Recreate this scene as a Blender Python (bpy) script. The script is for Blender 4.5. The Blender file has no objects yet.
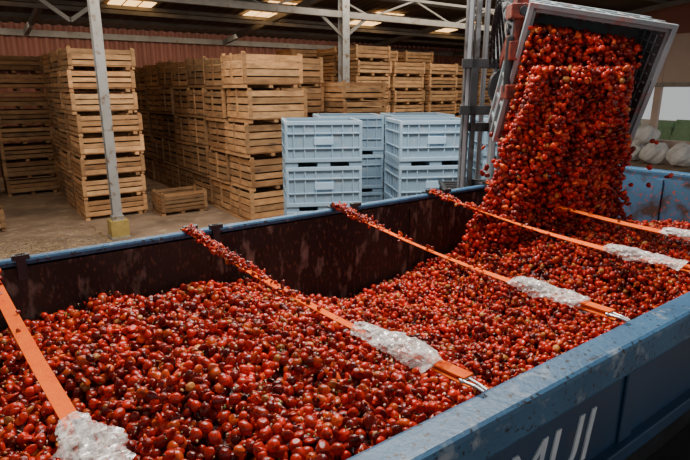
import bpy, bmesh, math, random
import numpy as np
from mathutils import Vector, Matrix
random.seed(7); rng=np.random.default_rng(11)

# ------------------------------------------------------------------ helpers
def link(o):
    bpy.context.scene.collection.objects.link(o); return o
def empty(name, loc=(0,0,0)):
    e=bpy.data.objects.new(name,None); e.location=loc; e.empty_display_size=.2; return link(e)

def mat(name, c1, c2=None, scale=4.0, rough=.6, attr=False, bump=0.0, bscale=None, metal=0.0, c3=None, c3scale=1.0, c3amt=(.55,.7),
        stretch=(1,1,1), spec=.5, emis=0, detail=6, rough2=None, c4=None, c4scale=1.0, c4amt=(.6,.7)):
    m=bpy.data.materials.new(name); m.use_nodes=True; nt=m.node_tree; N=nt.nodes; L=nt.links
    b=N['Principled BSDF']; b.inputs['Roughness'].default_value=rough; b.inputs['Metallic'].default_value=metal
    b.inputs['Specular IOR Level'].default_value=spec
    tc=N.new('ShaderNodeTexCoord'); mp=N.new('ShaderNodeMapping'); mp.inputs['Scale'].default_value=stretch
    L.new(tc.outputs['Object'],mp.inputs['Vector'])
    def noise(s,d=detail):
        n=N.new('ShaderNodeTexNoise'); n.inputs['Scale'].default_value=s; n.inputs['Detail'].default_value=d
        L.new(mp.outputs['Vector'],n.inputs['Vector']); return n
    def rgb(c):
        r=N.new('ShaderNodeRGB'); r.outputs[0].default_value=(*c,1); return r.outputs[0]
    def mix(a,bb,f,mode='MIX'):
        x=N.new('ShaderNodeMix'); x.data_type='RGBA'; x.blend_type=mode
        if isinstance(f,float): x.inputs['Factor'].default_value=f
        else: L.new(f,x.inputs['Factor'])
        L.new(a,x.inputs[6]); L.new(bb,x.inputs[7]); return x.outputs[2]
    def ramp(fac,lo,hi):
        r=N.new('ShaderNodeMapRange'); r.inputs['From Min'].default_value=lo; r.inputs['From Max'].default_value=hi
        L.new(fac,r.inputs['Value']); return r.outputs['Result']
    n1=noise(scale); f1=ramp(n1.outputs['Fac'],.35,.65)
    col=mix(rgb(c1),rgb(c2 if c2 else c1),f1)
    if c3:
        n3=noise(c3scale,8); col=mix(col,rgb(c3),ramp(n3.outputs['Fac'],*c3amt))
    if c4:
        n4=noise(c4scale,10); col=mix(col,rgb(c4),ramp(n4.outputs['Fac'],*c4amt))
    if attr:
        a=N.new('ShaderNodeAttribute'); a.attribute_name='Col'
        col=mix(col,a.outputs['Color'],1.0,'MULTIPLY')
    L.new(col,b.inputs['Base Color'])
    if bump>0:
        nb=noise(bscale or scale*4); bp=N.new('ShaderNodeBump'); bp.inputs['Strength'].default_value=bump; bp.inputs['Distance'].default_value=.02
        L.new(nb.outputs['Fac'],bp.inputs['Height']); L.new(bp.outputs['Normal'],b.inputs['Normal'])
    if emis>0:
        L.new(col,b.inputs['Emission Color']); b.inputs['Emission Strength'].default_value=emis
    return m

class MB:
    def __init__(s): s.v=[];s.f=[];s.m=[];s.c=[]
    def add(s,vs,fs,mi=0,col=(1,1,1)):
        o=len(s.v); s.v+= [tuple(p) for p in vs]; s.f+=[tuple(i+o for i in f) for f in fs]; s.m+=[mi]*len(fs); s.c+=[col]*len(vs)
    def box(s,c,d,R=None,mi=0,col=(1,1,1)):
        hx,hy,hz=d[0]/2,d[1]/2,d[2]/2; c=Vector(c)
        P=[Vector((x,y,z)) for x in(-hx,hx) for y in(-hy,hy) for z in(-hz,hz)]
        if R is not None: P=[R@p for p in P]
        s.add([p+c for p in P],[(0,1,3,2),(4,6,7,5),(0,4,5,1),(2,3,7,6),(0,2,6,4),(1,5,7,3)],mi,col)
    def bb(s,x0,x1,y0,y1,z0,z1,mi=0,col=(1,1,1)):
        s.box(((x0+x1)/2,(y0+y1)/2,(z0+z1)/2),(x1-x0,y1-y0,z1-z0),None,mi,col)
    def beam(s,p0,p1,w,h,mi=0,col=(1,1,1)):
        p0=Vector(p0);p1=Vector(p1);d=p1-p0;R=d.to_track_quat('X','Z').to_matrix()
        s.box((p0+p1)/2,(d.length,w,h),R,mi,col)
    def cyl(s,p0,p1,r,seg=16,mi=0,col=(1,1,1),r1=None):
        p0=Vector(p0);p1=Vector(p1);R=(p1-p0).to_track_quat('Z','Y').to_matrix(); r1=r if r1 is None else r1
        vs=[]
        for k,(p,q) in enumerate(((p0,r),(p1,r1))):
            for i in range(seg):
                a=2*math.pi*i/seg; vs.append(p+R@Vector((q*math.cos(a),q*math.sin(a),0)))
        fs=[(i,(i+1)%seg,seg+(i+1)%seg,seg+i) for i in range(seg)]+[tuple(range(seg))[::-1],tuple(range(seg,2*seg))]
        s.add(vs,fs,mi,col)
    def tube(s,pts,r,seg=8,mi=0,col=(1,1,1)):
        for a,b in zip(pts[:-1],pts[1:]): s.cyl(a,b,r,seg,mi,col)
    def build(s,name,mats,parent=None,bevel=0,smooth=False,loc=None,rotz=0):
        me=bpy.data.meshes.new(name); me.from_pydata(s.v,[],s.f); me.update()
        for m in mats: me.materials.append(m)
        me.polygons.foreach_set('material_index',s.m)
        at=me.attributes.new('Col','FLOAT_COLOR','POINT'); 
        at.data.foreach_set('color',np.array([(*c,1) for c in s.c],dtype=np.float32).ravel())
        if smooth: me.polygons.foreach_set('use_smooth',[True]*len(s.f))
        o=link(bpy.data.objects.new(name,me))
        if loc: o.location=loc
        o.rotation_euler[2]=rotz
        if bevel>0:
            b=o.modifiers.new('bevel','BEVEL'); b.width=bevel; b.segments=2; b.limit_method='ANGLE'
        if parent: o.parent=parent
        return o

# ------------------------------------------------------------------ materials
M_floor=mat('floor_dusty_concrete',(.23,.15,.095),(.34,.24,.16),1.2,.85,c3=(.43,.32,.21),c3scale=3,bump=.3,bscale=20,c4=(.10,.07,.05),c4scale=.7,c4amt=(.5,.7))
M_wood=mat('crate_wood',(.70,.39,.175),(.48,.25,.11),3,.8,attr=True,bump=.3,bscale=25,stretch=(1,1,3),c3=(.26,.15,.085),c3scale=2.2,c3amt=(.54,.74))
M_redwall=mat('corrugated_red_wall',(.36,.14,.10),(.28,.11,.08),.6,.7)
M_roof=mat('roof_sheet',(.11,.08,.06),(.08,.055,.042),.5,.8)
M_steel=mat('painted_steel',(.36,.33,.29),(.26,.23,.20),2,.6,c3=(.20,.12,.07),c3scale=5,c3amt=(.6,.75))
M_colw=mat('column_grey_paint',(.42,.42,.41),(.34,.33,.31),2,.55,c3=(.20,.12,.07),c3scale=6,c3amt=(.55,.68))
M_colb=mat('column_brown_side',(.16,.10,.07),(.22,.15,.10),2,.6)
M_truss=mat('truss_steel',(.24,.22,.19),(.16,.14,.12),2,.7)
M_sky=mat('skylight_panel',(1,.52,.16),(1,.64,.26),2,.6,emis=3.0)
M_beige=mat('beige_wall',(.62,.47,.39),(.55,.42,.35),1,.8)
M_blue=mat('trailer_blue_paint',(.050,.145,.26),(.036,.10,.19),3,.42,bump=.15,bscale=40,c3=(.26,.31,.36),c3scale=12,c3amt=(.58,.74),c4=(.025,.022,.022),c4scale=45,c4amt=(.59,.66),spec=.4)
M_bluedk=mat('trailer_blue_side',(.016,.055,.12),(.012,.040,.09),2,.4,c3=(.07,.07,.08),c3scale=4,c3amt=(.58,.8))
M_gate=mat('trailer_blue_inside',(.05,.13,.23),(.04,.09,.15),3,.5,c3=(.05,.03,.025),c3scale=4,c3amt=(.48,.62),c4=(.30,.06,.04),c4scale=24,c4amt=(.60,.66))
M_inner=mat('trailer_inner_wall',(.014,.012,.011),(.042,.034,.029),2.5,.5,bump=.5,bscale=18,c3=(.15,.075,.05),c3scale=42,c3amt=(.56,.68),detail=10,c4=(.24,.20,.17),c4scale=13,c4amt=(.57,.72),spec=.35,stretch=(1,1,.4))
M_black=mat('black_rubber',(.012,.012,.013),(.02,.02,.02),3,.6)
M_dark=mat('dark_metal',(.035,.035,.038),(.06,.06,.065),6,.45,metal=.3)
M_mast=mat('mast_steel',(.20,.20,.21),(.11,.11,.115),8,.4,metal=.3,c3=(.04,.035,.03),c3scale=5,c3amt=(.52,.66))
M_white=mat('white_lettering',(.62,.66,.70),(.4,.46,.52),5,.5)
M_orange=mat('orange_webbing',(1.0,.16,.008),(.92,.12,.006),20,.75,bump=.3,bscale=150,c3=(.62,.05,.01),c3scale=6,c3amt=(.62,.78),spec=.15)
M_bin=mat('blue_plastic',(.36,.51,.64),(.31,.45,.58),2,.5,attr=True,c3=(.44,.53,.60),c3scale=6,c3amt=(.55,.75),spec=.3)
M_gbin=mat('grey_plastic',(.24,.28,.295),(.16,.195,.21),3,.42,attr=True,c3=(.28,.12,.10),c3scale=7,c3amt=(.56,.72))
M_rust=mat('rusty_red_hydraulics',(.30,.045,.022),(.10,.022,.015),14,.45,bump=.3)
M_yellow=mat('yellow_paint',(.55,.40,.12),(.40,.28,.08),5,.6)
M_straw=mat('straw_litter',(.45,.33,.2),(.3,.2,.1),5,.9,attr=True)
M_sack=mat('white_sack',(.75,.75,.74),(.6,.6,.6),3,.7,bump=.4,bscale=10)
M_green=mat('hedge_leaves',(.16,.26,.13),(.22,.32,.16),6,.8,bump=.8)

def tomato_material(name,rough):
    m=bpy.data.materials.new(name); m.use_nodes=True; nt=m.node_tree; N=nt.nodes; L=nt.links
    b=N['Principled BSDF']; b.inputs['Roughness'].default_value=rough; b.inputs['Specular IOR Level'].default_value=.45
    a=N.new('ShaderNodeAttribute'); a.attribute_name='Col'
    tc=N.new('ShaderNodeTexCoord'); n=N.new('ShaderNodeTexNoise'); n.inputs['Scale'].default_value=38; n.inputs['Detail'].default_value=5
    L.new(tc.outputs['Object'],n.inputs['Vector'])
    r=N.new('ShaderNodeMapRange'); r.inputs['From Min'].default_value=.3; r.inputs['From Max'].default_value=.7
    r.inputs['To Min'].default_value=.45; r.inputs['To Max'].default_value=1.25; L.new(n.outputs['Fac'],r.inputs['Value'])
    v=N.new('ShaderNodeVectorMath'); v.operation='SCALE'; L.new(a.outputs['Color'],v.inputs[0]); L.new(r.outputs['Result'],v.inputs['Scale'])
    n2=N.new('ShaderNodeTexNoise'); n2.inputs['Scale'].default_value=4.5; n2.inputs['Detail'].default_value=6; L.new(tc.outputs['Object'],n2.inputs['Vector'])
    r2=N.new('ShaderNodeMapRange'); r2.inputs['From Min'].default_value=.38; r2.inputs['From Max'].default_value=.62; r2.inputs['To Min'].default_value=.66; r2.inputs['To Max'].default_value=1.12
    L.new(n2.outputs['Fac'],r2.inputs['Value'])
    v2=N.new('ShaderNodeVectorMath'); v2.operation='SCALE'; L.new(v.outputs[0],v2.inputs[0]); L.new(r2.outputs['Result'],v2.inputs['Scale'])
    # fine brown dirt and dried pulp on the skins
    n4=N.new('ShaderNodeTexNoise'); n4.inputs['Scale'].default_value=75; n4.inputs['Detail'].default_value=6; L.new(tc.outputs['Object'],n4.inputs['Vector'])
    r4=N.new('ShaderNodeMapRange'); r4.inputs['From Min'].default_value=.60; r4.inputs['From Max'].default_value=.70; r4.inputs['To Max'].default_value=.8; L.new(n4.outputs['Fac'],r4.inputs['Value'])
    mx=N.new('ShaderNodeMix'); mx.data_type='RGBA'; L.new(r4.outputs['Result'],mx.inputs['Factor']); L.new(v2.outputs[0],mx.inputs[6]); mx.inputs[7].default_value=(.30,.11,.05,1)
    L.new(mx.outputs[2],b.inputs['Base Color'])
    bp=N.new('ShaderNodeBump'); bp.inputs['Strength'].default_value=.4; bp.inputs['Distance'].default_value=.01
    L.new(n.outputs['Fac'],bp.inputs['Height']); L.new(bp.outputs['Normal'],b.inputs['Normal'])
    return m
M_tom=tomato_material('tomato_skin',.26)
M_pulp=mat('tomato_pulp',(.05,.004,.003),(.11,.010,.006),20,.3,bump=.5,bscale=60)

def plastic_wrap():
    m=bpy.data.materials.new('clear_plastic_wrap'); m.use_nodes=True; nt=m.node_tree; N=nt.nodes; L=nt.links
    b=N['Principled BSDF']; b.inputs['Base Color'].default_value=(.90,.82,.77,1); b.inputs['Roughness'].default_value=.14; b.inputs['Specular IOR Level'].default_value=.8
    tr=N.new('ShaderNodeBsdfTransparent'); mx=N.new('ShaderNodeMixShader'); out=N['Material Output']
    n=N.new('ShaderNodeTexNoise'); n.inputs['Scale'].default_value=12; n.inputs['Distortion'].default_value=3; n.inputs['Detail'].default_value=4
    tc=N.new('ShaderNodeTexCoord'); mp=N.new('ShaderNodeMapping'); mp.inputs['Scale'].default_value=(2.2,1,1.5); L.new(tc.outputs['Object'],mp.inputs['Vector']); L.new(mp.outputs[0],n.inputs['Vector'])
    r=N.new('ShaderNodeMapRange'); r.inputs['From Min'].default_value=.38; r.inputs['From Max'].default_value=.62; r.inputs['To Min'].default_value=.14; r.inputs['To Max'].default_value=.88
    L.new(n.outputs['Fac'],r.inputs['Value']); L.new(r.outputs['Result'],mx.inputs['Fac']); L.new(tr.outputs[0],mx.inputs[1]); L.new(b.outputs[0],mx.inputs[2])
    L.new(mx.outputs[0],out.inputs['Surface']); return m
M_wrap=plastic_wrap()

# ------------------------------------------------------------------ constants
CH=3.3; RIM=2.34; Y0=1.0; Y1=3.5; XA=-3.0; XB=6.76

# ------------------------------------------------------------------ building shell
f=MB(); f.bb(-14,60,-12,40,-.1,0); f.build('floor',[M_floor])

def corrugated(name,x0,x1,z0,z1,y,m,amp=.035,per=.28):
    b=MB(); n=int((x1-x0)/per*4); vs=[];fs=[]
    for i in range(n+1):
        x=x0+(x1-x0)*i/n; k=i%4; yy=y+(amp if k in(0,1) else -amp)
        vs+=[(x,yy,z0),(x,yy,z1)]
    for i in range(n): fs.append((2*i,2*i+2,2*i+3,2*i+1))
    b.add(vs,fs); return b.build(name,[m])
corrugated('wall_back',-14,27,0,5.6,24,M_redwall,.05,.36)
tr=MB(); tr.bb(-14,27,23.75,23.93,5.12,5.34); tr.bb(-14,27,23.8,23.93,3.9,4.0)
tr.build('trim_1',[M_steel])
# roof
b=MB(); vs=[];fs=[]; n=420
for i in range(n+1):
    x=-14+41*i/n; o=.04 if i%4 in(0,1) else 0
    vs+=[(x,24,5.55+o),(x,-4,8.91+o)]
fs=[(2*i,2*i+2,2*i+3,2*i+1) for i in range(n)]
b.add(vs,fs); b.build('ceiling',[M_roof])
def roofz(y): return 5.5+.12*(24-y)
# purlins & rafters & trusses
b=MB()
for y in np.arange(4,24,2.0): b.bb(-14,27,y-.04,y+.04,roofz(y)-.16,roofz(y)-.04,mi=0)
for x in (-4.0,2.85,10.6,18.5,25.5):
    b.beam((x,23.8,roofz(23.8)-.3),(x,-3.8,roofz(-3.8)-.3),.14,.2)
b.bb(-14,27,14.52,14.68,5.40,5.58,mi=1)
b.bb(-14,27,14.56,14.64,6.12,6.2)
for i,x in enumerate(np.arange(-13,27,1.9)):
    s=1 if i%2 else -1
    b.beam((x,14.6,5.5 if s>0 else 6.15),(x+1.9,14.6,6.15 if s>0 else 5.5),.05,.05)
for x in (2.7,10.6,18.5):
    b.beam((x,14.6,4.8),(x+.9,14.6,5.45),.07,.09); b.beam((x,14.6,4.8),(x-.9,14.6,5.45),.07,.09)
b.bb(-14,27,19.1,19.24,5.56,5.68)
b.build('roof_truss',[M_truss,M_steel])
sn=0
for x in np.arange(.7,27,4.9):
    for y in (19.9,18.4):
        p=MB(); R=Matrix.Rotation(-math.atan(.12),3,'X')
        for q in (-.5,0,.5): p.box((x+q,y,roofz(y)-.02),(.42,1.0,.02),R)
        p.build('window_%d'%(sn+1),[M_sky]); sn+=1
# columns
def column(name,x,y,h,w=.24,base=True):
    b=MB()
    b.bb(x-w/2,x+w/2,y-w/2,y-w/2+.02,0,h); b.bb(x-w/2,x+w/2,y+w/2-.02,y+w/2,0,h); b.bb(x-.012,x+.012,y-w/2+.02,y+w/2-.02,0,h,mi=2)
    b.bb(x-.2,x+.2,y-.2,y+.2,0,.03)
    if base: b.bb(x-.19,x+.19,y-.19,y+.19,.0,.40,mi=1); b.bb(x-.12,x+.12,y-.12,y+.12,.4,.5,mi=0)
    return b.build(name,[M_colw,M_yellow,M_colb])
column('steel_column',2.80,12.6,roofz(12.6)-.3,.19)
column('steel_column.001',10.6,14.6,roofz(14.6)-.3,.26,False)
column('steel_column.002',18.5,14.6,roofz(14.6)-.3,.26,False)
# right wall with window openings
b=MB(); X=27
b.bb(X,X+.2,16,24,0,6.6); b.bb(X,X+.2,-12,16,3.4,9); b.bb(X,X+.2,-12,16,0,.9)
for y in (-4,0,4,8,10.4,12.3,14.2,16): b.bb(X-.05,X+.2,y-.14,y+.14,0,6)
b.bb(X-.06,X,-12,24,3.3,3.5,mi=1)
b.bb(X-.1,X,-12,24,5.6,6.9,mi=2)
b.build('wall_right',[M_beige,M_steel,M_redwall])
h=MB()
for i in range(90):
    x=34+rng.uniform(-.8,.8);y=rng.uniform(0,22);r=rng.uniform(.5,.9)
    h.cyl((x,y,0),(x+.1,y,.6+r),r,7,r1=r*.5)
h.build('hedge',[M_green])

# ------------------------------------------------------------------ wooden crates
def crate(b,x0,y0,z0,lx,ly,h,tone,slats=4):
    def g():
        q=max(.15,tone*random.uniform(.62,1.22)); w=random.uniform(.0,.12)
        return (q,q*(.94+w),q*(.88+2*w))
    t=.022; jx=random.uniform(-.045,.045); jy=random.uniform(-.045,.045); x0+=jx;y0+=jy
    x1=x0+lx;y1=y0+ly; p=.07; zb=z0+.10
    for cx in (x0+t,x1-p-t):
        for cy in (y0+t,y1-p-t): b.bb(cx,cx+p,cy,cy+p,z0+.02,z0+h,col=g())
    sh=(h-.12)/slats
    for k in range(slats):
        za=zb+k*sh+random.uniform(0,.01); zc=za+sh*random.uniform(.70,.86)
        b.bb(x0,x1,y0,y0+t,za,zc,col=g()); b.bb(x0,x1,y1-t,y1,za,zc,col=g())
        b.bb(x0,x0+t,y0+t,y1-t,za,zc,col=g()); b.bb(x1-t,x1,y0+t,y1-t,za,zc,col=g())
    if slats>3:
        b.bb(x0-.018,x0,y0+ly/2-.04,y0+ly/2+.04,zb,z0+h-.02,col=g())
    for q in (.0,1.0): b.bb(x0+q*(lx-.09),x0+q*(lx-.09)+.09,y0-.018,y0,zb,z0+h-.02,col=g())
    b.bb(x0+t,x1-t,y0+t,y1-t,zb-.02,zb,col=g())
    for q in (0,.45,.9): b.bb(x0+q*(lx-.1),x0+q*(lx-.1)+.1,y0,y1,z0,z0+.07,col=g())
    b.bb(x0+.1,x1-.1,y0+.1,y1-.1,zb,z0+h*.55,col=(.06*tone,)*3)  # near-black core, paints the shade inside the crate behind the slat gaps
def stack(x,y,lx,ly,h,n,tone=1.0,slats=4):
    b=MB()
    for k in range(n): crate(b,0,0,k*h,lx,ly,h,tone*random.uniform(.8,1.1),slats)
    return b.build('wooden_crate_stack',[M_wood],loc=(x,y,0))
# left group
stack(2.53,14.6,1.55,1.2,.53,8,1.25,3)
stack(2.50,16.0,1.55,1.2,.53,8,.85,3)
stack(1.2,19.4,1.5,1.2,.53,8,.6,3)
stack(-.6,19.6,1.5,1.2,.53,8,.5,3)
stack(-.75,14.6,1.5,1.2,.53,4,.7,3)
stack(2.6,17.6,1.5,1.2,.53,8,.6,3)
# long row
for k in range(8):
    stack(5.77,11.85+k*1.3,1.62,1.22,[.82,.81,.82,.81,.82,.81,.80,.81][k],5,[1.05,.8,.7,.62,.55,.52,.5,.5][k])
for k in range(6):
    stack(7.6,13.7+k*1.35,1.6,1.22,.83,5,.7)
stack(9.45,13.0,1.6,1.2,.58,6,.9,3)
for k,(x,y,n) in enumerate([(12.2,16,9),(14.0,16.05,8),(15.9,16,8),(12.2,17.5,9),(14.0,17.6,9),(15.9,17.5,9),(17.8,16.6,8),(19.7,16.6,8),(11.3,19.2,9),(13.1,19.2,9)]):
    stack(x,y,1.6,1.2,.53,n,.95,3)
b=MB(); crate(b,0,0,0,1.25,.8,.62,.62,5); b.build('wooden_crate',[M_wood],loc=(4.22,13.9,0))
# straw litter near left column
b=MB()
for i in range(800):
    x=min(rng.normal(1.2,1.1),2.5);y=min(rng.normal(12.3,.8),14.2);a=rng.uniform(0,3.1);l=rng.uniform(.04,.14)
    c=rng.uniform(.6,1.6); b.box((x,y,.008),(l,.012,.01),Matrix.Rotation(a,3,'Z'),col=(c,c,c))
b.build('straw_litter',[M_straw])

# ------------------------------------------------------------------ plastic pallet boxes
def pbox(b,z0,lx=1.2,ly=1.0,h=.7,tone=1.0,mi=0,feet=True,wall=.035):
    c=(tone,)*3; d=(tone*.80,)*3; lt=(tone*1.12,)*3
    x=lx/2;y=ly/2; zb=z0+.075 if feet else z0
    b.bb(-x+.03,x-.03,-y+.03,-y+.03+wall,zb,z0+h,mi,d); b.bb(-x+.03,x-.03,y-.03-wall,y-.03,zb,z0+h,mi,d)
    b.bb(-x+.03,-x+.03+wall,-y+.065,y-.065,zb,z0+h,mi,d); b.bb(x-.03-wall,x-.03,-y+.065,y-.065,zb,z0+h,mi,d)
    b.bb(-x+.03,x-.03,-y+.03,y-.03,zb,zb+.03,mi,d)
    for (za,zc,cc) in ((z0+h-.06,z0+h,lt),(zb,zb+.06,c),(z0+h-.2,z0+h-.175,c),(zb+.2,zb+.22,c)):
        b.bb(-x,x,-y,-y+.05,za,zc,mi,cc); b.bb(-x,x,y-.05,y,za,zc,mi,cc)
        b.bb(-x,-x+.05,-y+.05,y-.05,za,zc,mi,cc); b.bb(x-.05,x,-y+.05,y-.05,za,zc,mi,cc)
    for q in (-1,-.78,-.5,-.22,.22,.5,.78,1):
        w=.05 if abs(q)==1 else .018
        px=q*(x-w/2)
        b.bb(px-w/2,px+w/2,-y+.008,-y+.04,zb+.05,z0+h-.05,mi,c); b.bb(px-w/2,px+w/2,y-.04,y-.008,zb+.05,z0+h-.05,mi,c)
        py=q*(y-w/2)
        b.bb(-x+.008,-x+.04,py-w/2,py+w/2,zb+.05,z0+h-.05,mi,c); b.bb(x-.04,x-.008,py-w/2,py+w/2,zb+.05,z0+h-.05,mi,c)
    b.bb(-.15,.15,-y+.002,-y+.03,z0+h-.36,z0+h-.24,mi,(tone*1.3,)*3)
    if feet:
        for q in (-x+.1,0,x-.1): b.bb(q-.1,q+.1,-y+.02,y-.02,z0,z0+.075,mi,d)
def pstack(x,y,rot,n=4,tone=1.0):
    b=MB()
    for k in range(n): pbox(b,k*.7,tone=tone*random.uniform(.93,1.05))
    return b.build('plastic_pallet_box_stack',[M_bin],loc=(x,y,0),rotz=rot,bevel=.006)
ra=math.radians(-27)
pstack(4.86,7.35,ra); pstack(6.1,8.3,ra,4,.85); pstack(6.36,6.42,ra); pstack(7.35,7.75,ra,4,.85); pstack(7.95,6.1,ra,4,.95)

# white sacks at right
b=bmesh.new()
for i,(x,y,z,s) in enumerate([(25.2,11.2,.45,.6),(25.4,12.4,.45,.6),(25.3,13.4,.4,.55),(25.3,11.8,1.2,.55),(25.4,12.9,1.1,.5),(25.0,10.0,.5,.6),(25.2,13.9,1.0,.5)]):
    r=bmesh.ops.create_icosphere(b,subdivisions=3,radius=s)
    for v in r['verts']:
        v.co.z*=.8; v.co+=v.co.normalized()*.09*math.sin(9*v.co.x+i)*math.cos(8*v.co.y+5*v.co.z); 
        v.co.z=max(v.co.z,-.44*1); v.co+=Vector((x,y,z))
me=bpy.data.meshes.new('white_sack_pile'); b.to_mesh(me); me.materials.append(M_sack); link(bpy.data.objects.new('white_sack_pile',me))

# ------------------------------------------------------------------ trailer
T=empty('dump_trailer')
b=MB()
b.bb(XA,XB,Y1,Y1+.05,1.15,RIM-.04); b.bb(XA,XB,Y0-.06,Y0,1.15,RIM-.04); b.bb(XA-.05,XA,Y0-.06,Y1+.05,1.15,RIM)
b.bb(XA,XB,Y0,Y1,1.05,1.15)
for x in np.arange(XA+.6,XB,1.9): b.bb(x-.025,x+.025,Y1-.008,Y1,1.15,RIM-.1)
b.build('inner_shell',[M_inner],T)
b=MB(); b.bb(XB,XB+.06,Y0-.06,Y1+.05,1.15,RIM-.04)
for y in (1.6,2.25,2.9): b.bb(XB-.03,XB,y-.04,y+.04,1.15,RIM-.1)
b.build('end_gate',[M_gate],T)
b=MB()
b.bb(XA-.1,XB+.12,Y0-.13,Y0,RIM-.14,RIM); b.bb(XA-.1,XB+.12,Y1,Y1+.065,RIM-.07,RIM)
b.bb(XB,XB+.12,Y0,Y1,RIM-.1,RIM+.0); b.bb(XA-.1,XA,Y0,Y1,RIM-.1,RIM)
b.build('top_rail',[M_blue],T,bevel=.018)
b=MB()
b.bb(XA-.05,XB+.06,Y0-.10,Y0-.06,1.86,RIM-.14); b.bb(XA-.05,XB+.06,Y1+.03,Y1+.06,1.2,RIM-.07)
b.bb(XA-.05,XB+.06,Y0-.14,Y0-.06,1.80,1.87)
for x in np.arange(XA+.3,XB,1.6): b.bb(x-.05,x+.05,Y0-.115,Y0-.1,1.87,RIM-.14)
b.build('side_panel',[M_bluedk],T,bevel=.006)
b=MB()
b.bb(XA,XB,Y0-.06,Y0-.055,1.15,1.8); 
for y in (1.7,2.8): b.bb(XA,XB,y-.08,y+.08,.8,1.05)
for x in (-2,-.7,4.4,5.6):
    for y in (1.15,3.35):
        b.cyl((x,y-.16,.5),(x,y+.16,.5),.5,28,mi=1); b.cyl((x,y-.17,.5),(x,y+.17,.5),.25,20,mi=0)
    b.bb(x-.06,x+.06,1.2,3.3,.42,.58)
b.bb(1.2,3.4,1.0,1.5,.5,1.0)
b.bb(XA+.2,XB-.2,Y0-.5,Y0-.06,1.50,1.56,mi=1); b.bb(XA+.2,XB-.2,Y0-.5,Y0-.46,1.2,1.5,mi=1)
b.build('chassis',[M_dark,M_black],T,bevel=.004)
# lettering
cu=bpy.data.curves.new('lettering','FONT'); cu.body='MUI'; cu.size=.31; cu.extrude=.003; cu.space_character=1.05; cu.shear=.2
to=link(bpy.data.objects.new('lettering',cu)); to.location=(1.27,Y0-.104,1.91); to.rotation_euler=(math.pi/2,0,0); to.data.materials.append(M_white); to.parent=T
# tie hooks on the far rail
b=MB()
for x in (.06,1.25,2.48,3.56,4.35,5.6):
    b.bb(x-.05,x+.05,Y1-.03,Y1+.09,RIM,RIM+.012); b.cyl((x-.05,Y1+.03,RIM+.025),(x+.05,Y1+.03,RIM+.025),.014,10)
    b.bb(x+.14,x+.19,Y1-.03,Y1-.005,RIM-.12,RIM+.03); b.bb(x+.12,x+.21,Y1-.04,Y1-.0,RIM-.0,RIM+.03)
b.build('rail_hooks',[M_dark],T)

# ------------------------------------------------------------------ tomatoes
def template(sub):
    bm=bmesh.new(); bmesh.ops.create_icosphere(bm,subdivisions=sub,radius=1)
    v=np.array([p.co[:] for p in bm.verts]); f=np.array([[q.index for q in p.verts] for p in bm.faces]); bm.free()
    top=v[:,2]>.8; v[top,2]-=.25*(v[top,2]-.8)/.2*.8
    v[:,0]*=1+.12*v[:,2]; v[:,1]*=1+.12*v[:,2]
    return v,f
def rotmats(n):
    q=rng.normal(size=(n,4)); q/=np.linalg.norm(q,axis=1)[:,None]; w,x,y,z=q.T
    return np.stack([1-2*(y*y+z*z),2*(x*y-z*w),2*(x*z+y*w),2*(x*y+z*w),1-2*(x*x+z*z),2*(y*z-x*w),2*(x*z-y*w),2*(y*z+x*w),1-2*(x*x+y*y)],1).reshape(n,3,3)
def tcolors(n):
    c=np.array([.76,.028,.008])*rng.uniform(.42,1.15,(n,1))
    k=rng.random(n)
    c[k<.22]=np.array([.25,.008,.005])*rng.uniform(.5,1.2,((k<.22).sum(),1))
    o=(k>.84); c[o]=np.array([.88,.10,.014])*rng.uniform(.7,1.1,(o.sum(),1))
    y=(k>.978); c[y]=np.array([.80,.30,.07])*rng.uniform(.7,1,(y.sum(),1))
    return c
def swarm(parts,name,mats,parent=None):
    V=[];F=[];C=[];off=0
    for pos,sc,col,sub in parts:
        v,f=template(sub); n=len(pos)
        if n==0: continue
        R=rotmats(n); P=np.einsum('nij,nvj->nvi',R,v[None]*sc[:,None,:])+pos[:,None,:]
        V.append(P.reshape(-1,3)); F.append((f[None]+off+(np.arange(n)*len(v))[:,None,None]).reshape(-1,3)); off+=n*len(v)
        C.append(np.repeat(col,len(v),axis=0))
    V=np.concatenate(V).astype(np.float32);F=np.concatenate(F).astype(np.int32);C=np.concatenate(C)
    me=bpy.data.meshes.new(name); me.vertices.add(len(V)); me.vertices.foreach_set('co',V.ravel())
    me.loops.add(len(F)*3); me.loops.foreach_set('vertex_index',F.ravel())
    me.polygons.add(len(F)); me.polygons.foreach_set('loop_start',np.arange(0,len(F)*3,3,dtype=np.int32))
    me.update(calc_edges=True); me.polygons.foreach_set('use_smooth',np.ones(len(F),bool))
    at=me.attributes.new('Col','FLOAT_COLOR','POINT'); at.data.foreach_set('color',np.concatenate([C,np.ones((len(C),1))],1).astype(np.float32).ravel())
    for m in mats: me.materials.append(m)
    me.validate(); o=link(bpy.data.objects.new(name,me)); 
    if parent: o.parent=parent
    return o
xs=[-3,-.2,.1,.74,1.2,1.75,2.35,3,4,5,6.8]; ds=[.7,.55,.5,.34,.36,.48,.80,.76,.68,.60,.72]
def level(x,y):
    d=np.interp(x+.12*np.sin(y*2.1),xs,ds)-.06*np.sin(np.pi*(y-1)/2.5)
    d-=.38*np.exp(-((x-4.45)**2/.8+(y-2.6)**2/.5))
    d+=.03*np.sin(3.1*x+1.3*y)+.025*np.sin(7*y-4*x)+.02*np.sin(11*x+5*y)+.014*np.sin(17*y+13*x)
    return RIM-d
def scales(n,lo=.0165,hi=.0255):
    s=rng.uniform(lo,hi,n); e=rng.uniform(.95,1.45,n); k=rng.random(n)<.34
    out=np.stack([s,s*rng.uniform(.85,1,n),s*e],1); out[k,1]*=.5; return out
sp=.0355
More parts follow.
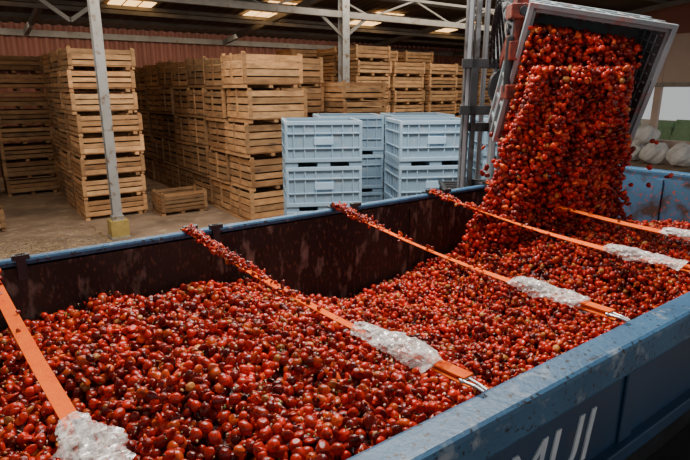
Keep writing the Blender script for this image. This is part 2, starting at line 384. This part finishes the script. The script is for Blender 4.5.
gx,gy=np.meshgrid(np.arange(XA+.03,XB-.02,sp),np.arange(Y0+.02,Y1-.01,sp*.87))
gx=gx+(np.arange(gx.shape[0])%2)[:,None]*sp/2
x=gx.ravel()+rng.normal(0,.011,gx.size); y=gy.ravel()+rng.normal(0,.011,gx.size)
z=level(x,y)+rng.uniform(-.028,.014,x.size)
k=rng.random(x.size)<.28
x2=x[k]+rng.uniform(-.02,.02,k.sum()); y2=y[k]+rng.uniform(-.02,.02,k.sum()); z2=level(x2,y2)+rng.uniform(.012,.040,k.sum())
x=np.concatenate([x,x2]);y=np.concatenate([y,y2]);z=np.concatenate([z,z2]); y=np.clip(y,Y0+.02,Y1-.02); x=np.clip(x,XA+.02,XB-.03)
pos=np.stack([x,y,z],1); near=(x>-.6)&(x<2.2); n=len(pos); sc=scales(n); col=tcolors(n)
# flecks: calyx, pale pulp and seeds
m=9500; fx=rng.uniform(XA,XB,m); fy=rng.uniform(Y0+.03,Y1-.03,m); fz=level(fx,fy)+rng.uniform(.015,.046,m)
fs=np.stack([rng.uniform(.004,.015,m),rng.uniform(.003,.008,m),rng.uniform(.001,.003,m)],1)
pal=np.array([(.70,.40,.18),(.80,.62,.42),(.14,.20,.04),(.8,.20,.05),(.12,.06,.03)]); fc=pal[rng.integers(0,5,m)]
swarm([(pos[near],sc[near],col[near],3),(pos[~near],sc[~near],col[~near],2),(np.stack([fx,fy,fz],1),fs,fc,1)],'tomato_heap',[M_tom])
# solid pulp beneath
b=MB(); nx,ny=120,40; vs=[]
for i in range(nx+1):
    for j in range(ny+1):
        X_=XA+.005+(XB-XA-.01)*i/nx; Y_=Y0+.005+(Y1-Y0-.01)*j/ny; vs.append((X_,Y_,float(level(X_,Y_))-.03))
fs_=[(i*(ny+1)+j,(i+1)*(ny+1)+j,(i+1)*(ny+1)+j+1,i*(ny+1)+j+1) for i in range(nx) for j in range(ny)]
b.add(vs,fs_); b.build('tomato_pulp_bed',[M_pulp],smooth=True)

# ------------------------------------------------------------------ tipped bin and falling tomatoes
yaw=math.radians(-36.1); Rz=Matrix.Rotation(yaw,3,'Z'); Ry=Matrix.Rotation(yaw-math.radians(8),3,'Z')
MC=Vector((4.46,2.69,3.3))              # centre of the bin mouth
R0=Ry@Matrix.Rotation(math.radians(9.5),3,'Y')@Matrix.Rotation(.21,3,'X')  # local: x along mouth, -y out of mouth, z up the mouth
Tb=empty('tipped_plastic_bin'); 
b=MB(); W=1.12; Hh=1.14; D=.68; t=.04
def tb(x0,x1,y0,y1,z0,z1,c=1.0,mi=0):
    b.box(MC+R0@Vector(((x0+x1)/2,(y0+y1)/2,(z0+z1)/2)),(x1-x0,y1-y0,z1-z0),R0,mi,(c,c,c))
tb(-W/2,-W/2+t,0,D,-Hh/2,Hh/2); tb(W/2-t,W/2,0,D,-Hh/2,Hh/2)
tb(-W/2,W/2,0,D,-Hh/2,-Hh/2+t); tb(-W/2,W/2,0,D,Hh/2-t,Hh/2); tb(-W/2,W/2,D-t,D,-Hh/2,Hh/2)
e=.03
for y0,y1,c in ((-.02,.05,1.7),(.28,.32,1.1),(D-.04,D+.02,1.2)):
    tb(-W/2-e,-W/2+.01,y0,y1,-Hh/2-e,Hh/2+e,c); tb(W/2-.01,W/2+e,y0,y1,-Hh/2-e,Hh/2+e,c)
    tb(-W/2,W/2,y0,y1,-Hh/2-e,-Hh/2+.01,c); tb(-W/2,W/2,y0,y1,Hh/2-.01,Hh/2+e,c)
for q in np.linspace(-.5,.5,6):
    tb(q-.015,q+.015,0,D,Hh/2,Hh/2+.025,1.1); tb(W/2,W/2+.02,0,D,q-.015,q+.015,1.1); tb(-W/2-.02,-W/2,0,D,q-.015,q+.015,1.)
for q in np.linspace(-.5,.5,14):
    tb(W/2-t-.010,W/2-t,.05,D,q-.008,q+.008,1.8); tb(q-.008,q+.008,.05,D,Hh/2-t-.010,Hh/2-t,1.8)
for q in (.15,.3,.45,.6): tb(W/2-t-.010,W/2-t,q-.008,q+.008,-Hh/2,Hh/2,1.8); tb(-W/2,W/2,q-.008,q+.008,Hh/2-t-.010,Hh/2-t,1.8)
for q in (-.48,0,.48): tb(q-.07,q+.07,D,D+.10,-Hh/2,Hh/2,.8)
b.build('bin_shell',[M_gbin],Tb,bevel=.006)

rt=np.array(Rz@Vector((1,0,0))); fw=np.array(Rz@Vector((0,1,0))); mc=np.array((4.524,2.641,3.3))
n=9200; zz=rng.uniform(1.75,3.45,n)
zk=[1.7,1.9,2.6,3.2,3.7]; ck=np.interp(zz,zk,[-.33,-.30,-.23,-.17,-.12]); wk=np.interp(zz,zk,[.82,.70,.53,.43,.41])
u=rng.uniform(-1,1,n); u=np.sign(u)*np.abs(u)**.9; u+=rng.normal(0,.06,n)*(zz<2.9)
a=ck+wk*u; d=-.16+rng.uniform(-.13,.16,n)*np.sqrt(np.clip(1.15-u*u,.1,1))+.05*np.sin(9*a+5*zz)+.03*np.sin(17*a-7*zz)
P1=mc+a[:,None]*rt+d[:,None]*fw; P1[:,2]=zz
n2=4800; a2=rng.uniform(-.50,.43,n2); s2=rng.uniform(-.53,.42,n2); d2=rng.uniform(-.14,.26,n2)+.28*np.clip(s2,0,1)+.03*np.sin(13*a2+9*s2)
R0n=np.array(R0); P2=np.array(MC)+(R0n@np.stack([a2-.03,d2,s2])).T
n3=130; a3=rng.normal(-.25,.42,n3); z3=rng.uniform(1.8,2.9,n3); P3=mc+a3[:,None]*rt+rng.uniform(-.3,.15,n3)[:,None]*fw; P3[:,2]=z3
PP=np.concatenate([P1,P2,P3]); swarm([(PP,scales(len(PP),.0175,.0265),tcolors(len(PP)),2)],'falling_tomatoes',[M_tom])

# ------------------------------------------------------------------ forklift
F=empty('forklift'); fy=math.radians(50); Rf=Matrix.Rotation(fy,3,'Z'); FO=Vector((5.08,4.08,0))
M_chrome=mat('steel_chrome',(.50,.51,.53),None,5,.35,metal=.5)
def fp(x,y,z): return FO+Rf@Vector((x,y,z))      # +x towards the rear of the truck
b=MB()
def fb(x0,x1,y0,y1,z0,z1,mi=0): b.box(fp((x0+x1)/2,(y0+y1)/2,(z0+z1)/2),(x1-x0,y1-y0,z1-z0),Rf,mi)
for s in (-1,1):
    fb(-.06,.08,s*.32-.04,s*.32+.04,.1,4.9); fb(-.05,.07,s*.23-.025,s*.23+.025,.4,4.8,0); fb(-.065,-.05,s*.32-.02,s*.32+.02,.4,4.9,1)
    b.cyl(fp(.10,s*.12,.3),fp(.10,s*.12,4.6),.03,12,mi=1)
for z in (.3,1.5,2.85): fb(.03,.08,-.32,.32,z-.05,z+.05)
for z in (2.2,4.6): fb(.02,.06,-.25,.25,z-.04,z+.04)
b.cyl(fp(-.02,0,1.2),fp(-.02,0,4.6),.045,12,mi=1)
b.build('mast',[M_mast,M_chrome],F,bevel=.006)
b=MB()
fb(-.16,-.07,-.40,.40,3.0,3.1); fb(-.16,-.07,-.40,.40,3.5,3.6); fb(-.16,-.07,-.3,-.22,3.0,3.6); fb(-.16,-.07,.22,.3,3.0,3.6)
b.cyl(fp(-.16,-.1,3.3),fp(-.3,-.1,3.3),.22,28)
b.build('carriage',[M_dark],F,bevel=.005)
b=MB(); C=Vector((4.12,3.10,3.62))
def rb(dx,dy,dz,sx,sy,sz,mi=0): b.box(C+Rz@Vector((dx,dy,dz)),(sx,sy,sz),Rz,mi)
rb(0,0,0,.10,.12,.84); rb(-.02,-.02,.30,.17,.17,.12); rb(-.02,-.02,-.02,.15,.17,.16); rb(-.01,-.02,-.36,.18,.18,.12)
rb(.09,.05,.30,.14,.08,.08); rb(.09,.05,-.30,.14,.08,.08)
b.cyl(C+Rz@Vector((-.075,-.03,-.36)),C+Rz@Vector((-.075,-.03,.1)),.035,14,1); b.cyl(C+Rz@Vector((-.075,-.03,.1)),C+Rz@Vector((-.075,-.03,.34)),.018,12,2)
for z in (-.36,-.02,.30): b.cyl(C+Rz@Vector((0,-.115,z)),C+Rz@Vector((0,-.09,z)),.04,16,1)
b.beam(C+Vector((0,0,.2)),(4.84,3.78,3.55),.12,.14); b.beam(C+Vector((0,0,-.3)),(4.84,3.78,3.1),.12,.14)
b.beam(C+Rz@Vector((.02,.05,-.2)),(4.95,3.1,3.2),.08,.1)
b.build('rotator',[M_rust,M_dark,M_chrome],F,bevel=.01)
b=MB()
for k in range(5):
    p0=C+Rz@Vector((-.06-.01*k,-.05,.32-.05*k)); p3=fp(-.1,.1-.05*k,3.5); pts=[]
    for i in range(17):
        tt=i/16; p=p0.lerp(p3,tt); p.z+=(.30+.07*k)*math.sin(tt*math.pi); p+=Rz@Vector((-.06*math.sin(tt*math.pi)*(1+.3*k),0,0)); pts.append(p)
    b.tube(pts,.014)
b.build('hoses',[M_black],F,smooth=True)
b=MB()
for q in (-.3,.3):
    c=MC+R0@Vector((q,D+.13,0)); b.box(c,(.12,.05,1.15),R0)
b.build('forks',[M_dark],F)
b=MB()
fb(.25,1.55,-.48,.48,.35,1.0,0); fb(1.05,1.62,-.5,.5,.4,1.25,1); fb(.55,1.05,-.28,.28,1.0,1.12,2); fb(1.0,1.1,-.28,.28,1.1,1.5,2); fb(.25,.4,-.45,.45,.9,1.25,0)
for s in (-1,1):
    b.beam(fp(.28,s*.42,1.0),fp(.45,s*.40,1.98),.06,.06,2); b.beam(fp(1.4,s*.42,1.2),fp(1.3,s*.40,1.98),.06,.06,2)
    b.beam(fp(.42,s*.42,1.98),fp(1.35,s*.42,1.98),.06,.06,2)
for x in np.linspace(.45,1.32,6): b.beam(fp(x,-.42,1.98),fp(x,.42,1.98),.04,.03,2)
for x in (.35,1.3):
    for s in (-1,1): b.cyl(fp(x,s*.42-.09,.3),fp(x,s*.42+.09,.3),.3,22,mi=2)
b.cyl(fp(.6,0,1.2),fp(.45,0,1.3),.16,16,mi=2)
b.build('body',[M_yellow,M_dark,M_black],F,bevel=.02)

# ------------------------------------------------------------------ straps
def strap(xf,xn,yn_wrap=1.6,bits=260,cover=.42):
    S=empty('cargo_strap')
    pf=Vector((xf,Y1+.02,RIM+.02)); pn=Vector((xn,Y0+.02,RIM+.015)); N=40; w=.027
    def pt(t):
        p=pf.lerp(pn,t); p.z-=.05*math.sin(math.pi*t)*(1 if 0<t<1 else 0); return p
    b=MB(); vs=[];fs=[]
    for i in range(N+1):
        t=i/N; p=pt(t); tw=.2*math.sin(5*t+xf); ax=Vector((math.cos(tw),0,math.sin(tw)))*w
        vs+=[p-ax,p+ax,p+ax-Vector((0,0,.004)),p-ax-Vector((0,0,.004))]
    for i in range(N):
        o=4*i
        for a in range(4): fs.append((o+a,o+(a+1)%4,o+4+(a+1)%4,o+4+a))
    b.add(vs,fs)
    b.beam(pf,(xf,Y1+.075,RIM+.01),.046,.005); b.beam((xf,Y1+.075,RIM+.01),(xf,Y1+.08,RIM-.5),.046,.005)
    b.beam(pt(.90)+Vector((.008,0,.012)),pt(.985)+Vector((.012,0,.012)),.05,.006)
    b.build('webbing',[M_orange],S)
    t0=(Y1-yn_wrap)/(Y1-Y0); t1=.935; bm=bmesh.new(); rings=60; seg=24; rr=[]
    ph=random.uniform(0,6)
    for i in range(rings+1):
        q=i/rings; p=pt(t0+(t1-t0)*q); R=.056*(math.sin(math.pi*min(1,max(0,q*.92+.04)))**.3)*(1+.16*math.sin(8*q+ph)+.08*math.sin(19*q)); ring=[]
        for k in range(seg):
            a=2*math.pi*k/seg
            fold=.18*math.sin(3*a+7*q+ph)+.16*abs(math.sin(2.5*a-13*q+ph))+.11*math.sin(7*a+29*q)+.07*math.sin(4*a+71*q+ph)
            r=R*(.92+fold+random.uniform(-.05,.05)); ring.append(bm.verts.new(p+Vector((r*1.1*math.cos(a),0,.012+r*.52*math.sin(a)))))
        rr.append(ring)
    for i in range(rings):
        for k in range(seg): bm.faces.new((rr[i][k],rr[i][(k+1)%seg],rr[i+1][(k+1)%seg],rr[i+1][k]))
    for k in range(7):
        q=random.uniform(.0,1.); p=pt(t0+(t1-t0)*q); a=random.uniform(-.5,.5); l=random.uniform(.03,.08); sd=random.choice((-1,1))
        v=[bm.verts.new(p+Vector(c)) for c in ((-.03*sd,0,.035),(.0,-.05,.045),((.045+l*.5)*sd,-.03,.01+a*.03),(.03*sd,.05,.0))]; bm.faces.new(v)
    me=bpy.data.meshes.new('plastic_wrap'); bm.to_mesh(me); bm.free(); me.materials.append(M_wrap)
    o=link(bpy.data.objects.new('plastic_wrap',me)); o.parent=S
    b=MB(); pc=pt((t0+t1)/2-.02); b.box(pc+Vector((0,0,.008)),(.04,.13,.02)); b.cyl(pc+Vector((-.03,-.05,.012)),pc+Vector((.03,-.05,.012)),.014,10); b.box(pc+Vector((0,.08,.018)),(.035,.1,.008))
    for s in (-.010,.010): b.tube([pt(.98)+Vector((s*1.6,0,.004)),pn+Vector((s,-.01,.004)),pn+Vector((s*.8,-.045,.0))],.005,8,0)
    b.cyl(pt(.985)+Vector((-.026,0,.004)),pt(.985)+Vector((.026,0,.004)),.006,8,0)
    b.build('ratchet',[M_chrome],S)
    n=bits; t=np.abs(rng.normal(0,cover*.5,n)); t=np.clip(t,0,.95); k=rng.random(n)<.12; t[k]=rng.uniform(0,.7,k.sum())
    pos=np.array([list(pt(float(q))) for q in t]); pos[:,0]+=rng.normal(0,.018,n); pos[:,2]+=rng.uniform(-.015,.024,n)
    sc=np.stack([rng.uniform(.007,.024,n),rng.uniform(.006,.018,n),rng.uniform(.004,.013,n)],1)
    swarm([(pos,sc,tcolors(n)*.9,2)],'caught_tomato_bits',[M_tom],S)
strap(.05,.21,1.62,60,.2)
strap(1.23,1.27,1.62,420,.45)
strap(2.48,2.18,1.58,240,.26)
strap(3.56,3.1,1.62,200,.35)
strap(4.35,3.8,1.60,100,.4)

# ------------------------------------------------------------------ lights
def area(name,loc,rot,sx,sy,e,col):
    l=bpy.data.lights.new(name,'AREA'); l.shape='RECTANGLE'; l.size=sx; l.size_y=sy; l.energy=e; l.color=col
    o=link(bpy.data.objects.new(name,l)); o.location=loc; o.rotation_euler=rot
area('skylight_lamp',(3.8,4.0,7.3),(math.radians(-8),0,0),5,.9,820,(1,.96,.90))
area('crate_fill_rear',(4,11.0,6.6),(math.radians(-14),0,0),10,2.5,600,(1,.90,.76))  # added fill under the roof, ambient light for the crate rows
area('crate_fill_far',(14,14,6.3),(0,0,0),10,2.5,480,(1,.9,.75))  # added fill, lifts the ambient light on the far stacks
area('back_wall_fill',(6,22.2,5.35),(math.radians(35),0,0),22,.5,130,(1,.85,.65))  # added strip light tilted at the back wall to brighten it
w=bpy.data.worlds.new('overcast_daylight'); bpy.context.scene.world=w; w.use_nodes=True
w.node_tree.nodes['Background'].inputs[0].default_value=(.90,.91,.92,1); w.node_tree.nodes['Background'].inputs[1].default_value=.56

# ------------------------------------------------------------------ camera
cd=bpy.data.cameras.new('camera'); cam=link(bpy.data.objects.new('camera',cd)); cam.location=(0,0,CH)
cd.sensor_width=36; cd.lens=537/690*36; th=math.radians(14.91)
d=Vector((.589*math.cos(th),.808*math.cos(th),-math.sin(th))); cam.rotation_euler=d.to_track_quat('-Z','Y').to_euler()
cd.clip_end=200; bpy.context.scene.camera=cam
